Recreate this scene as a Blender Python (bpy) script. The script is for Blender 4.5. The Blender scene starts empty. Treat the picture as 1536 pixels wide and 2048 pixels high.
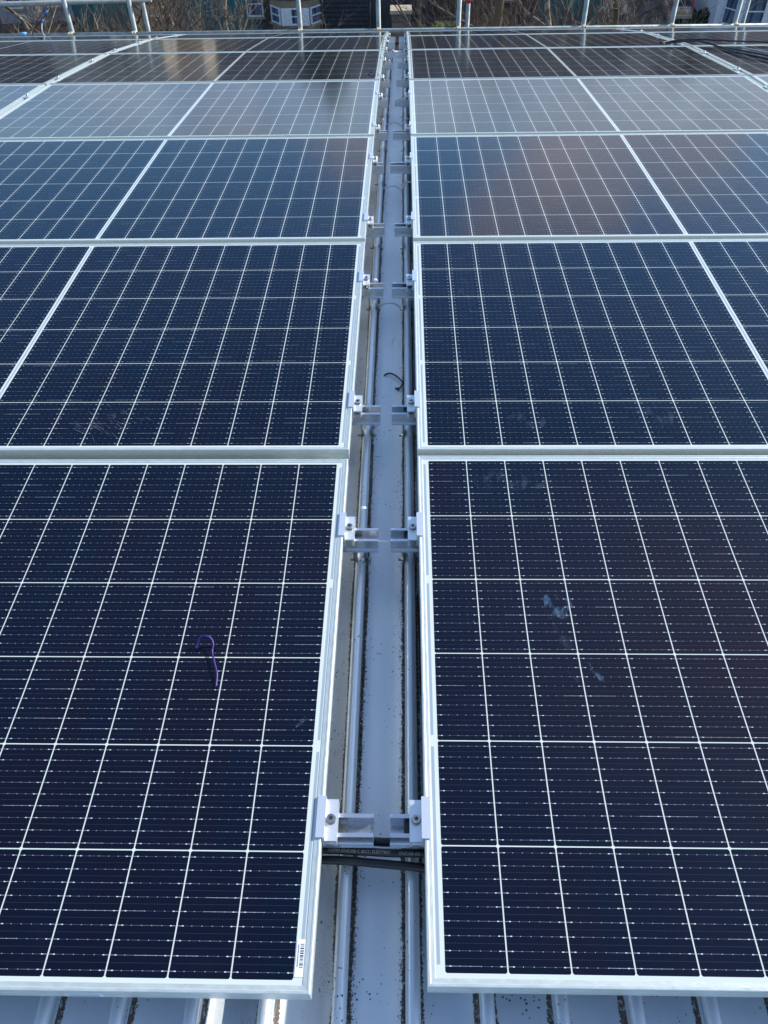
import bpy, bmesh, math, random
from mathutils import Vector, Matrix
random.seed(7)
sc = bpy.context.scene
COL = sc.collection
rad = math.radians
PI = math.pi

# ------------------------------------------------------------------ camera, sky, sun, exposure
TILT = rad(10)                       # the measured roof frame leans 10 degrees down, away from the camera
ZOFF = 16.205                        # height of that frame's origin above the street
def W(x, y, z):                      # roof frame -> world
    return Vector((x, y*math.cos(TILT)+z*math.sin(TILT), -y*math.sin(TILT)+z*math.cos(TILT)+ZOFF))
def Wd(x, y, z): return W(x, y, z)-Vector((0, 0, ZOFF))

cam = bpy.data.cameras.new('camera'); cam_o = bpy.data.objects.new('camera', cam); COL.objects.link(cam_o)
F_PX = 1569.71
cam.sensor_fit = 'VERTICAL'; cam.sensor_height = 34.6; cam.lens = 34.6*F_PX/2048
cam.clip_start = .02; cam.clip_end = 2000
pitch, yaw, roll = .6465, .0295, -.0174
ca, sa, cb, sb, cr, sr = math.cos(pitch), math.sin(pitch), math.cos(yaw), math.sin(yaw), math.cos(roll), math.sin(roll)
def rz(v): return Vector((cb*v[0]-sb*v[1], sb*v[0]+cb*v[1], v[2]))
fw, up, rt = rz((0, ca, -sa)), rz((0, sa, ca)), rz((1, 0, 0))
rt2 = rt*cr+up*sr; up2 = up*cr-rt*sr
R3 = Matrix((Wd(*rt2), Wd(*up2), -Wd(*fw))).transposed()
cam_o.matrix_world = Matrix.Translation(W(.048, -.5078, 1.2251)) @ R3.to_4x4()
sc.camera = cam_o

SUN = Vector((1.46, .86, 1.0)).normalized()
sun = bpy.data.lights.new('sun', 'SUN'); sun.energy = 3.2; sun.angle = rad(.53); sun.color = (1, .95, .87)
sun_o = bpy.data.objects.new('sun', sun); COL.objects.link(sun_o)
sun_o.rotation_euler = SUN.to_track_quat('Z', 'Y').to_euler()
sun_o.location = (20, 20, 40)
SUN_EL = math.asin(SUN.z); SUN_AZ = math.atan2(SUN.x, SUN.y)

world = bpy.data.worlds.new('World'); sc.world = world; world.use_nodes = True
sc.view_settings.view_transform = 'Standard'; sc.view_settings.look = 'None'
sc.view_settings.gamma = 1; sc.view_settings.exposure = 0.92

# ------------------------------------------------------------------ node helpers
class N:
    """a socket with arithmetic"""
    def __init__(s, nt, sock): s.nt, s.s = nt, sock
    def op(s, o, b=None, c=None):
        n = s.nt.nodes.new('ShaderNodeMath'); n.operation = o
        s.nt.links.new(s.s, n.inputs[0])
        for i, v in ((1, b), (2, c)):
            if v is None: continue
            if isinstance(v, N): s.nt.links.new(v.s, n.inputs[i])
            else: n.inputs[i].default_value = v
        return N(s.nt, n.outputs[0])
    def __add__(s, b): return s.op('ADD', b)
    def __sub__(s, b): return s.op('SUBTRACT', b)
    def __mul__(s, b): return s.op('MULTIPLY', b)
    def __truediv__(s, b): return s.op('DIVIDE', b)
    def lt(s, b): return s.op('LESS_THAN', b)
    def gt(s, b): return s.op('GREATER_THAN', b)
    def max(s, b): return s.op('MAXIMUM', b)
    def min(s, b): return s.op('MINIMUM', b)
    def abs(s): return s.op('ABSOLUTE')
    def fract(s): return s.op('FRACT')
    def floor(s): return s.op('FLOOR')
    def clamp(s):
        r = s.op('ADD', 0.); r.s.node.use_clamp = True; return r
    def inv(s): return (s*-1)+1
    def smooth(s, a, b):
        n = s.nt.nodes.new('ShaderNodeMapRange'); n.interpolation_type = 'SMOOTHSTEP'
        s.nt.links.new(s.s, n.inputs[0]); n.inputs[1].default_value = a; n.inputs[2].default_value = b
        return N(s.nt, n.outputs[0])
def col(c): return (c[0], c[1], c[2], 1)
def mixc(nt, fac, a, b):
    n = nt.nodes.new('ShaderNodeMix'); n.data_type = 'RGBA'
    if isinstance(fac, N): nt.links.new(fac.s, n.inputs[0])
    else: n.inputs[0].default_value = fac
    for i, v in ((6, a), (7, b)):
        if isinstance(v, N): nt.links.new(v.s, n.inputs[i])
        elif hasattr(v, 'node'): nt.links.new(v, n.inputs[i])
        else: n.inputs[i].default_value = col(v)
    return n.outputs[2]
def noise(nt, vec, scale, detail=4, rough=.55):
    n = nt.nodes.new('ShaderNodeTexNoise'); n.inputs['Scale'].default_value = scale
    n.inputs['Detail'].default_value = detail; n.inputs['Roughness'].default_value = rough
    nt.links.new(vec, n.inputs['Vector']); return N(nt, n.outputs['Fac'])
def scaled(nt, vec, s):
    n = nt.nodes.new('ShaderNodeVectorMath'); n.operation = 'MULTIPLY'
    nt.links.new(vec, n.inputs[0]); n.inputs[1].default_value = s; return n.outputs[0]
def coords(nt, kind='Object'):
    n = nt.nodes.new('ShaderNodeTexCoord'); return n.outputs[kind]
def sep(nt, v):
    n = nt.nodes.new('ShaderNodeSeparateXYZ'); nt.links.new(v, n.inputs[0])
    return [N(nt, n.outputs[i]) for i in range(3)]
def comb(nt, x, y, z=None):
    n = nt.nodes.new('ShaderNodeCombineXYZ')
    for i, v in enumerate((x, y, z)):
        if v is not None: nt.links.new(v.s, n.inputs[i])
    return n.outputs[0]
def newmat(name):
    m = bpy.data.materials.new(name); m.use_nodes = True
    return m, m.node_tree, m.node_tree.nodes['Principled BSDF']
MATS = {}
def mat(name, c, rough=.5, metal=0., c2=None, scale=8., detail=5, bump=0., lo=.35, hi=.65, spec=.5, stretch=None, alpha=None):
    if name in MATS: return MATS[name]
    m, nt, b = newmat(name)
    b.inputs['Roughness'].default_value = rough; b.inputs['Metallic'].default_value = metal
    b.inputs['Specular IOR Level'].default_value = spec
    v = coords(nt)
    if stretch: v = scaled(nt, v, stretch)
    c2 = c2 or tuple(x*.75 for x in c)
    n = noise(nt, v, scale, detail)
    nt.links.new(mixc(nt, n.smooth(lo, hi), c, c2), b.inputs['Base Color'])
    nt.links.new((n*.25+(rough-.12)).clamp().s, b.inputs['Roughness'])
    if bump:
        bn = nt.nodes.new('ShaderNodeBump'); bn.inputs['Strength'].default_value = bump; bn.inputs['Distance'].default_value = .02
        nt.links.new(n.s, bn.inputs['Height']); nt.links.new(bn.outputs[0], b.inputs['Normal'])
    MATS[name] = m; return m

# sky: physical sky with a bank of broken cloud low over the horizon
nt = world.node_tree; nt.nodes.clear()
sky = nt.nodes.new('ShaderNodeTexSky'); sky.sky_type = 'NISHITA'; sky.sun_disc = False
sky.sun_elevation = SUN_EL; sky.sun_rotation = SUN_AZ
sky.air_density = 1.0; sky.dust_density = .6; sky.ozone_density = 2.0
g = coords(nt, 'Generated'); gx, gy, gz = sep(nt, g)
cn = noise(nt, scaled(nt, g, (1, 1, 2.0)), 5.2, 6, .55)
band = gz.smooth(-.05, .05)*gz.smooth(.36, .12)
low = gz.smooth(.20, .06)
def puff(az, el, w, amp):
    d = nt.nodes.new('ShaderNodeVectorMath'); d.operation = 'DOT_PRODUCT'; nt.links.new(g, d.inputs[0])
    d.inputs[1].default_value = (math.sin(rad(az))*math.cos(rad(el)), math.cos(rad(az))*math.cos(rad(el)), math.sin(rad(el)))
    return N(nt, d.outputs['Value']).smooth(math.cos(rad(w)), 1)*amp
pf = puff(11.5, 15, 6, .26)+puff(6, 18, 5, .20)+puff(17, 11, 5, .14)+puff(-3.5, 12, 4, .20)+puff(-12, 8, 4, .12)+puff(18, 6, 14, .10)+puff(-20, 9, 9, -.12)+puff(-13, 16, 8, -.12)+puff(2, 14, 4, -.12)
cloud = (cn+low*.13+pf).smooth(.48, .64)*band
deep = gz.smooth(.10, .20)*gz.smooth(.80, .55)*gy.smooth(.05, .45)
mul = nt.nodes.new('ShaderNodeMix'); mul.data_type = 'RGBA'; mul.blend_type = 'MULTIPLY'; nt.links.new(deep.s, mul.inputs[0])
nt.links.new(sky.outputs[0], mul.inputs[6]); mul.inputs[7].default_value = (.36, .56, .72, 1)     # clear deep blue away from the sun
skc = mixc(nt, cloud*.9, mul.outputs[2], mixc(nt, puff(11, 16, 9, 1), (2.7, 2.9, 3.4), (4.6, 4.0, 3.9)))
vn_ = noise(nt, scaled(nt, g, (1, 1, .6)), 9, 4, .5).smooth(.3, .62)
colm_ = (puff(12.2, 15.5, 4.5, 1).max(puff(11.4, 13.2, 4, .8)).max(puff(7, 18, 4, .7)).max(puff(-3, 12.5, 2.6, .55)).max(puff(18.5, 12, 4, .6)))*vn_
skc = mixc(nt, colm_*.85, skc, (4.0, 3.7, 3.9))
skc = mixc(nt, puff(31, 53, 13, .75)*noise(nt, g, 5, 4).smooth(.3, .7), skc, (3.0, 2.4, 3.1))
skc = mixc(nt, gz.smooth(.17, .06)*.85, skc, mixc(nt, (noise(nt, scaled(nt, g, (1, 1, 2.2)), 10, 4, .5)+gx*.35+puff(-13, 6, 5, .10)).smooth(.38, .60), (1.35, 2.45, 4.2), (3.2, 4.0, 5.0)))
bg = nt.nodes.new('ShaderNodeBackground'); bg.inputs['Strength'].default_value = .15
nt.links.new(skc, bg.inputs['Color'])
wo = nt.nodes.new('ShaderNodeOutputWorld'); nt.links.new(bg.outputs[0], wo.inputs['Surface'])

# ------------------------------------------------------------------ mesh helpers
def link(name, bm, m, parent=None, smooth=False):
    me = bpy.data.meshes.new(name); bm.normal_update(); bm.to_mesh(me); bm.free()
    for x in (m if isinstance(m, (list, tuple)) else [m]): me.materials.append(x)
    if smooth:
        for p in me.polygons: p.use_smooth = True
    o = bpy.data.objects.new(name, me); COL.objects.link(o)
    if parent: o.parent = parent
    return o
def tag(o, label=None, cat=None, group=None, kind=None):
    if label: o['label'] = label
    if cat: o['category'] = cat
    if group: o['group'] = group
    if kind: o['kind'] = kind
    return o
def thing(name, label, cat, loc=(0, 0, 0), rot=(0, 0, 0), group=None):
    o = bpy.data.objects.new(name, None); COL.objects.link(o); o.empty_display_size = .1
    o.location = loc; o.rotation_euler = rot
    return tag(o, label, cat, group)
def copy_tree(o, parent=None):
    c = o.copy(); COL.objects.link(c)
    if parent: c.parent = parent
    for ch in list(o.children): copy_tree(ch, c)
    return c
def box(bm, x0, x1, y0, y1, z0, z1, mi=0, bev=0.):
    vs = [bm.verts.new((x, y, z)) for x in (x0, x1) for y in (y0, y1) for z in (z0, z1)]
    fs = []
    for q in ((0, 1, 3, 2), (4, 6, 7, 5), (0, 4, 5, 1), (2, 3, 7, 6), (0, 2, 6, 4), (1, 5, 7, 3)):
        f = bm.faces.new([vs[i] for i in q]); f.material_index = mi; fs.append(f)
    if bev:
        es = {e for f in fs for e in f.edges}
        bmesh.ops.bevel(bm, geom=list(es), offset=bev, segments=2, affect='EDGES', profile=.6)
def prism(bm, poly, a, b, axis=0, mi=0):
    """closed polygon swept from a to b along an axis; poly gives the two other coordinates in order"""
    def mk(t, p):
        c = [0, 0, 0]; c[axis] = t
        o = [i for i in range(3) if i != axis]; c[o[0]], c[o[1]] = p; return c
    A = [bm.verts.new(mk(a, p)) for p in poly]; B = [bm.verts.new(mk(b, p)) for p in poly]
    n = len(poly); fs = [bm.faces.new(A), bm.faces.new(B[::-1])]
    for i in range(n): fs.append(bm.faces.new((A[i], B[i], B[(i+1) % n], A[(i+1) % n])))
    for f in fs: f.material_index = mi
    bmesh.ops.recalc_face_normals(bm, faces=fs)
def tube(bm, pts, r, n=8, mi=0, cap=True):
    pts = [Vector(p) for p in pts]; rs = r if isinstance(r, (list, tuple)) else [r]*len(pts)
    rings = []; nrm = None
    for i, p in enumerate(pts):
        t = (pts[min(i+1, len(pts)-1)]-pts[max(i-1, 0)]).normalized()
        if nrm is None:
            nrm = t.orthogonal().normalized()
        nrm = (nrm-t*nrm.dot(t))
        nrm = nrm.normalized() if nrm.length > 1e-5 else t.orthogonal().normalized()
        bi = t.cross(nrm)
        rings.append([bm.verts.new(p+(nrm*math.cos(2*PI*k/n)+bi*math.sin(2*PI*k/n))*rs[i]) for k in range(n)])
    for a, b in zip(rings, rings[1:]):
        for k in range(n):
            f = bm.faces.new((a[k], a[(k+1) % n], b[(k+1) % n], b[k])); f.material_index = mi; f.smooth = n > 5
    if cap:
        for q in (rings[0][::-1], rings[-1]):
            f = bm.faces.new(q); f.material_index = mi
def spline(pts, k=6):
    P = [Vector(p) for p in pts]; P = [P[0]*2-P[1]]+P+[P[-1]*2-P[-2]]; out = []
    for i in range(1, len(P)-2):
        for j in range(k):
            t = j/k; a, b, c, d = P[i-1:i+3]
            out.append(.5*((2*b)+(c-a)*t+(2*a-5*b+4*c-d)*t*t+(3*b-a-3*c+d)*t**3))
    return out+[P[-2]]
def cyl(bm, c, r, h, n=20, axis='Z', mi=0):
    c = Vector(c); d = {'X': Vector((1, 0, 0)), 'Y': Vector((0, 1, 0)), 'Z': Vector((0, 0, 1))}[axis]
    tube(bm, [c, c+d*h], r, n, mi)

# ------------------------------------------------------------------ materials
ALU = mat('anodised_aluminium', (.62, .675, .63), .36, .42, (.53, .575, .545), 22, bump=.06, stretch=(2, 2, 60))
RAIL = mat('mill_aluminium', (.72, .74, .76), .27, .92, (.56, .58, .61), 40, stretch=(4, 80, 80))
CLAMP = mat('clamp_aluminium', (.86, .87, .87), .32, .65, (.74, .75, .76), 60, stretch=(40, 4, 40))
STEEL = mat('stainless_steel', (.55, .53, .5), .3, 1., (.4, .39, .37), 120)
DARKSOCK = mat('socket_dark', (.015, .015, .015), .6)
BLACK = mat('black_plastic', (.012, .012, .014), .38, 0, (.02, .02, .022), 60)
CABLE = mat('black_cable_sheath', (.007, .007, .008), .42, 0, (.014, .014, .015), 25)
PRINT = mat('cable_print', (.34, .34, .33), .6)
GALV = mat('galvanised_tube', (.34, .38, .36), .6, .2, (.24, .28, .26), 14, stretch=(1, 1, 1))
COUPLER = mat('rusty_coupler', (.56, .44, .22), .55, .5, (.66, .62, .5), 40)
PURPLE = mat('purple_plastic', (.03, .008, .12), .4, 0, (.042, .014, .17), 50)
WHITEW = mat('white_wire_sheath', (.9, .9, .88), .5)
BLUE = mat('blue_tape', (.05, .2, .6), .5)
STICK = mat('bark', (.18, .11, .06), .9, 0, (.09, .055, .03), 90)
STICKER = mat('sticker_paper', (.78, .80, .82), .5, 0, (.72, .74, .77), 40)
INK = mat('sticker_ink', (.05, .05, .06), .6)
GREYINK = mat('sticker_grey_ink', (.3, .36, .45), .6)

# roof sheet: coated aluminium, speckled with dirt, grit lines along the foot of the ribs
RIB0, RIBP = .0075, .1145          # rib centres at RIB0 +- RIBP/2 ...
def make_roof_mat():
    m, nt, b = newmat('coated_roof_sheet')
    v = coords(nt); x, y, z = sep(nt, v)
    at_ = nt.nodes.new('ShaderNodeAttribute'); at_.attribute_name = 'rib_height'; ht = N(nt, at_.outputs['Fac'])
    dx = (((x-RIB0)/RIBP).fract()-.5).abs()*RIBP       # 0 at a rib centre, .057 mid pan
    big = noise(nt, scaled(nt, v, (1, .35, 1)), 4.5, 5)
    base = mixc(nt, big.smooth(.3, .7), (.76, .81, .84), (.63, .68, .72))
    streak = noise(nt, scaled(nt, v, (60, 1.2, 1)), 1.4, 3)
    base = mixc(nt, streak.smooth(.5, .8)*.35, base, (.70, .71, .72))
    # specks
    vn = nt.nodes.new('ShaderNodeTexVoronoi'); vn.inputs['Scale'].default_value = 120; nt.links.new(v, vn.inputs['Vector'])
    sparse = noise(nt, v, 14, 3)
    spots = (N(nt, vn.outputs['Distance'])+noise(nt, v, 500, 2)*.12).lt(sparse.smooth(.36, .72)*.30)
    vn2 = nt.nodes.new('ShaderNodeTexVoronoi'); vn2.inputs['Scale'].default_value = 420; nt.links.new(v, vn2.inputs['Vector'])
    left = x.lt(-.056)*x.gt(-.25)
    fine = N(nt, vn2.outputs['Distance']).lt((noise(nt, v, 30, 3).smooth(.3, .8)*.30)*(left*.75+.40))
    dirt = spots.max(fine)
    c = mixc(nt, dirt*.9, base, (.028, .024, .022))
    # grit at rib foot
    edge = dx+noise(nt, v, 260, 4)*.010+noise(nt, v, 7, 3)*.012
    grit = edge.lt(.0285)*ht.lt(.006)
    gcol = mixc(nt, noise(nt, v, 700, 3).smooth(.35, .65), (.07, .055, .042), (.22, .175, .13))
    c = mixc(nt, grit*(noise(nt, v, 190, 3).smooth(.3, .5)*.75+.25), c, gcol)
    shade_film = left*(noise(nt, scaled(nt, v, (30, 4, 1)), 1, 4).smooth(.2, .8)*.25+.05)*ht.lt(.006)  # shade beside the left panels, painted as grey into the pan colour
    c = mixc(nt, shade_film, c, (.13, .14, .15))
    nt.links.new(c, b.inputs['Base Color'])
    clean = (dirt.max(grit)).inv()
    nt.links.new((clean*(ht.gt(.009)*.30+.12)).s, b.inputs['Metallic'])
    nt.links.new((clean*-.5+.85+big*.1).s, b.inputs['Roughness'])
    bn = nt.nodes.new('ShaderNodeBump'); bn.inputs['Distance'].default_value = .004; bn.inputs['Strength'].default_value = .6
    hh = grit*noise(nt, v, 600, 3)*1.2+big*.5
    nt.links.new(hh.s, bn.inputs['Height']); nt.links.new(bn.outputs[0], b.inputs['Normal'])
    return m
ROOF = make_roof_mat()

# photovoltaic laminate: cells, gaps, ribbons, busbar wires and solder pads under glass
P, RW, MID = .0925, .1835, .0133
def make_cell_mat():
    m, nt, b = newmat('photovoltaic_glass')
    v = coords(nt); x, y, z = sep(nt, v)
    rnd = nt.nodes.new('ShaderNodeObjectInfo'); rnd = N(nt, rnd.outputs['Random'])
    ax = x.abs(); u = ax-MID/2
    cu = u/P; fu = (cu.fract()-.5)                      # -.5 .. .5 in a column
    gapx = ((cu+.5).fract()-.5).abs()*P
    white = gapx.lt(.00102).max(u.lt(.0012)).max(u.gt(10*P-.0006))
    vv = y+3*RW; cv = vv/RW
    gapy = ((cv+.5).fract()-.5).abs()*RW
    white = white.max(gapy.lt(.00098)).max(y.abs().gt(3*RW-.0008))
    # clipped cell corners
    white = white.max((gapx+gapy).lt(.0042)*gapx.lt(.004))
    cell = white.inv()
    # wires
    w9 = cv*9; dw = (w9.fract()-.5).abs()*(RW/9); idx = w9.floor()
    cx = (fu*P).abs()
    rn = nt.nodes.new('ShaderNodeTexWhiteNoise'); rn.noise_dimensions = '2D'
    nt.links.new(comb(nt, (x/P+20.5).floor(), idx), rn.inputs['Vector'])
    rv = N(nt, rn.outputs['Value'])
    rough_seg = noise(nt, scaled(nt, v, (22, 160, 1)), 1., 2).smooth(.35, .75)
    wire = dw.lt(.00023)*(rv.gt(.92)*.36+.06+rough_seg*.22)  # random segments brightened: wire glints painted into the colour
    tail = dw.lt(.00034)*cx.gt(.037)*.42
    pad = ((cx-.0372).abs().lt(.0014))*dw.lt(.00070)*.85
    dots = (cx-.0078).abs().lt(.0006).max((cx-.0234).abs().lt(.0006))*dw.lt(.00050)*.6
    metal = wire.max(tail).max(pad).max(dots)
    # faint dotted lines half way between the wires
    d2 = ((w9+.5).fract()-.5).abs()*(RW/9)
    faint = d2.lt(.0003)*((x/.0042).fract().lt(.5))*.07
    metal = metal.max(faint)*cell
    # cell colour, a slight blue to violet drift from cell to cell
    rc = nt.nodes.new('ShaderNodeTexWhiteNoise'); rc.noise_dimensions = '3D'
    nt.links.new(comb(nt, (x/P+20.5).floor(), cv.floor(), rnd*50), rc.inputs['Vector'])
    t = N(nt, rc.outputs['Value'])*.35+noise(nt, v, 2.2, 3)*.65
    cc = mixc(nt, t.smooth(.3, .85), (.0007, .0036, .0140), (.0026, .0026, .0108))
    # silver fingers: very fine lines across the cell
    fin = (x/.0013).fract().lt(.12)
    cc = mixc(nt, fin*.004, cc, (.6, .62, .65))
    # grey interconnect ribbon in the margins at the short ends and in the middle gap
    seg = ((cv/2).fract()-.5).abs().lt(.47)*y.abs().lt(3*RW-.012)
    rib = (u-(10*P+.0085)).abs().lt(.0026)*seg
    rib = rib.max(ax.lt(.0024)*y.abs().lt(3*RW-.01))
    wc = mixc(nt, rib*.85, (.58, .63, .58), (.26, .32, .39))
    c = mixc(nt, cell, wc, cc)
    c = mixc(nt, metal, c, (.72, .74, .76))
    # a film of dust
    dust = noise(nt, v, 7, 5, .6).smooth(.55, .85)*.004
    c = mixc(nt, dust, c, (.5, .5, .5))
    sp = nt.nodes.new('ShaderNodeTexVoronoi'); sp.inputs['Scale'].default_value = 30; nt.links.new(v, sp.inputs['Vector'])
    speck = N(nt, sp.outputs['Distance']).lt(noise(nt, v, 3, 2).smooth(.5, .8)*.045)
    c = mixc(nt, speck*.6, c, (.7, .7, .68))
    nt.links.new(c, b.inputs['Base Color'])
    b.inputs['IOR'].default_value = 1.36
    nt.links.new((noise(nt, v, 5, 4)*.06+.085).s, b.inputs['Roughness'])
    bn = nt.nodes.new('ShaderNodeBump'); bn.inputs['Distance'].default_value = .002; bn.inputs['Strength'].default_value = .05
    nt.links.new(noise(nt, v, 9, 2).s, bn.inputs['Height']); nt.links.new(bn.outputs[0], b.inputs['Normal'])
    return m
CELL = make_cell_mat()

def make_smear(name, strength, sx, sy, c=(.55, .62, .7)):
    m, nt, b = newmat(name)
    v = coords(nt); x, y, z = sep(nt, v)
    n1 = noise(nt, scaled(nt, v, (sx, sy, 1)), 1, 5, .65)
    n2 = noise(nt, v, 40, 3)
    a = (n1.smooth(.46, .7)*n2.smooth(.35, .6)*strength).clamp()
    b.inputs['Base Color'].default_value = col(c); b.inputs['Roughness'].default_value = .8
    nt.links.new(a.s, b.inputs['Alpha'])
    return m
SMEAR = make_smear('greasy_smear', .05, 45, 20, (.2, .3, .45))
SCRATCH = make_smear('dry_scratches', .5, 40, 220, (.62, .6, .58))

# ------------------------------------------------------------------ roof curve
ANG = [.1613, .1253, .0896, .0502, .0123, -.0315, -.0725]
GAP = [.0555, .0587, .0581, .0593, .0578, .058]
ROWS = []; yy = zz = 0.
for i in range(7):
    a = ANG[i]; ROWS.append((yy, zz, a))
    L = 6*RW+(GAP[i] if i < 6 else 0)
    yy += math.cos(a)*L; zz += math.sin(a)*L
def rowpt(row, x, s, n):
    y0, z0, a = ROWS[row]
    return W(x, y0+s*math.cos(a)-n*math.sin(a), z0+s*math.sin(a)+n*math.cos(a))
def rowrot(row): return (ROWS[row][2]-TILT, 0, 0)
SC = 3*RW                                             # mid row

# profile of the curved roof in the roof frame
HN = .147
def ang_at(L):
    k = (L-SC)/1.158
    i = max(0, min(5, int(math.floor(k)))); t = k-i
    if k < 0: return ANG[0]+(-k)*.036
    if k > 6: return ANG[6]-(k-6)*.042
    return ANG[i]*(1-t)+ANG[i+1]*t
ROOFPTS = []
y0, z0, a0 = ROWS[0]
st = .0579
pts_f = []; y, z, L = SC*math.cos(a0), SC*math.sin(a0), SC
while L < 8.75:
    pts_f.append((y, z, ang_at(L))); a = ang_at(L+st/2); y += st*math.cos(a); z += st*math.sin(a); L += st
pts_b = []; y, z, L = SC*math.cos(a0), SC*math.sin(a0), SC
while L > -2.6:
    a = ang_at(L-st/2); y -= st*math.cos(a); z -= st*math.sin(a); L -= st; pts_b.append((y, z, ang_at(L)))
ROOFPTS = pts_b[::-1]+pts_f
def roofline(off): return [(y-off*math.sin(a), z+off*math.cos(a), a) for y, z, a in ROOFPTS]

hall = thing('hall_building', 'large brick hall whose curved ribbed metal roof carries the solar panels', 'building', (0, 3, 0))
def hp(v): return Vector(v)-Vector((0, 3, 0))
HALF = 44
bm = bmesh.new(); hl = bm.verts.layers.float.new('rib_height')
prof = []
for k in range(-HALF, HALF):
    c = RIB0+(k+.5)*RIBP
    prof += [(c-.0130, 0), (c-.0105, .004), (c-.0075, .010), (c-.0072, .024)]
    for j in range(9):
        t = PI*1.2-(j/8)*PI*1.40
        prof.append((c+.0118*math.cos(t), .0345+.0118*math.sin(t)))
    prof += [(c+.0072, .024), (c+.0075, .010), (c+.0105, .004), (c+.0130, 0)]
XE = prof[-1][0]
verts = []
for (y, z, a) in ROOFPTS:
    line = []
    for px, h in prof:
        v = bm.verts.new((px, y-(h-HN)*math.sin(a), z+(h-HN)*math.cos(a))); v[hl] = h; line.append(v)
    verts.append(line)
for A, B in zip(verts, verts[1:]):
    for i in range(len(prof)-1):
        f = bm.faces.new((A[i], A[i+1], B[i+1], B[i])); f.smooth = True
roof_o = link('roof', bm, ROOF, hall)
roof_o.matrix_parent_inverse = Matrix.Identity(4)
roof_o.location = hp(W(0, 0, 0)); roof_o.rotation_euler = (-TILT, 0, 0)
for p in roof_o.data.polygons: p.use_smooth = True
BRICK = mat('old_brick', (.30, .14, .09), .85, 0, (.22, .11, .08), 9, bump=.3)
eave_f = W(0, *roofline(-HN-.02)[-1][:2]); eave_b = W(0, *roofline(-HN-.02)[0][:2])
bm = bmesh.new()                                       # walls follow the curve of the roof at the gables
rl = [W(0, y, z) for y, z, a in roofline(-HN-.03)][2:-3:6]
for s in (-1, 1):
    top = [bm.verts.new(hp((s*(XE-.12), q.y, q.z))) for q in rl]
    bot = [bm.verts.new(hp((s*(XE-.12), q.y, -.2))) for q in rl]
    for i in range(len(top)-1): bm.faces.new((top[i], top[i+1], bot[i+1], bot[i]))
    if s == -1: tl, bl = top, bot
for i in (0, -1):
    bm.faces.new((tl[i], top[i], bot[i], bl[i]))
bmesh.ops.recalc_face_normals(bm, faces=bm.faces)
link('wall', bm, BRICK, hall)
bm = bmesh.new()
q = hp(eave_f); tube(bm, [(-XE, q.y+.05, q.z-.08), (XE, q.y+.05, q.z-.08)], .06, 10)
link('gutter', bm, mat('grey_gutter', (.22, .23, .24), .5), hall)

# ------------------------------------------------------------------ solar panels
XIN = .0845; MX = .025; LEN = 2*(10*P+MID/2)+2*MX; SMIN, SMAX = -.0172, 6*RW+.0172; HW = LEN/2; HH = (SMAX-SMIN)/2
def frame_mesh():
    bm = bmesh.new()
    pr = [(0, -.031), (0, -.0125), (.0006, -.0120), (.0006, -.0110), (0, -.0105), (0, .0012), (.0010, .0020), (.0040, .0021), (.0052, .0013), (.0112, .0009), (.0118, .0004),
          (.0118, -.004), (.0025, -.006), (.0025, -.0285), (.024, -.0290), (.024, -.031)]
    rings = []
    for d, n in pr:
        rings.append([bm.verts.new((sx*(HW-d), sy*(HH-d), n)) for sx, sy in ((-1, -1), (1, -1), (1, 1), (-1, 1))])
    k = len(pr)
    for i in range(k):
        A, B = rings[i], rings[(i+1) % k]
        for j in range(4):
            bm.faces.new((A[j], A[(j+1) % 4], B[(j+1) % 4], B[j]))
    bmesh.ops.recalc_face_normals(bm, faces=bm.faces)
    return bm
def glass_mesh():
    bm = bmesh.new(); box(bm, -HW+.009, HW-.009, -HH+.009, HH-.009, -.0035, 0); return bm
proto = thing('solar_panel', None, None)
link('frame', frame_mesh(), ALU, proto)
link('glass', glass_mesh(), CELL, proto)
ORD = ['front', 'second', 'third', 'fourth', 'fifth', 'sixth', 'farthest']
PANEL = {}
first = True
extra = {(-1, 0): 'with a curled purple cable tie on it', (1, 0): 'with pale hand smears on its glass', (-1, 1): 'with fine dry scratches on its glass',
         (1, 1): 'with dark navy cells', (-1, 2): 'with blue-grey reflections', (1, 2): 'with a warm cloud reflected in it', (-1, 3): 'mirroring pale sky and a dark tree smudge',
         (1, 3): 'mirroring pale grey sky', (-1, 4): 'mirroring tan streaks on black', (1, 4): 'looking nearly black', (-1, 5): 'a narrow dark strip',
         (1, 5): 'a narrow dark strip', (-1, 6): 'seen edge-on below the scaffold tube', (1, 6): 'seen edge-on below the scaffold tube'}
for side in (-1, 1):
    for colm in (1, 2):
        for row in range(7):
            if colm == 2 and row < 3: continue
            o = proto if first else copy_tree(proto); first = False
            xc = side*(XIN+HW+(LEN+.022)*(colm-1))
            ds = -.0119 if (side == -1 and row == 0) else 0.
            o.location = rowpt(row, xc, SC+ds, 0); o.rotation_euler = rowrot(row)
            sd = 'left' if side < 0 else 'right'
            if colm == 1: lab = 'solar panel %s of the gap, %s row, %s' % (sd, ORD[row], extra[(side, row)])
            else: lab = 'solar panel cut by the %s photo edge, %s row from front' % (sd, ORD[row])
            tag(o, lab, 'solar panel', 'solar panels in rows on the curved roof')
            PANEL[(side, colm, row)] = o
def to_panel(row, x, s, n, o):
    """row coordinates -> the panel's own coordinates"""
    xc = o.location
    p = rowpt(row, x, s, n)-Vector(xc)
    return Matrix.Rotation(-rowrot(row)[0], 3, 'X') @ p

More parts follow.
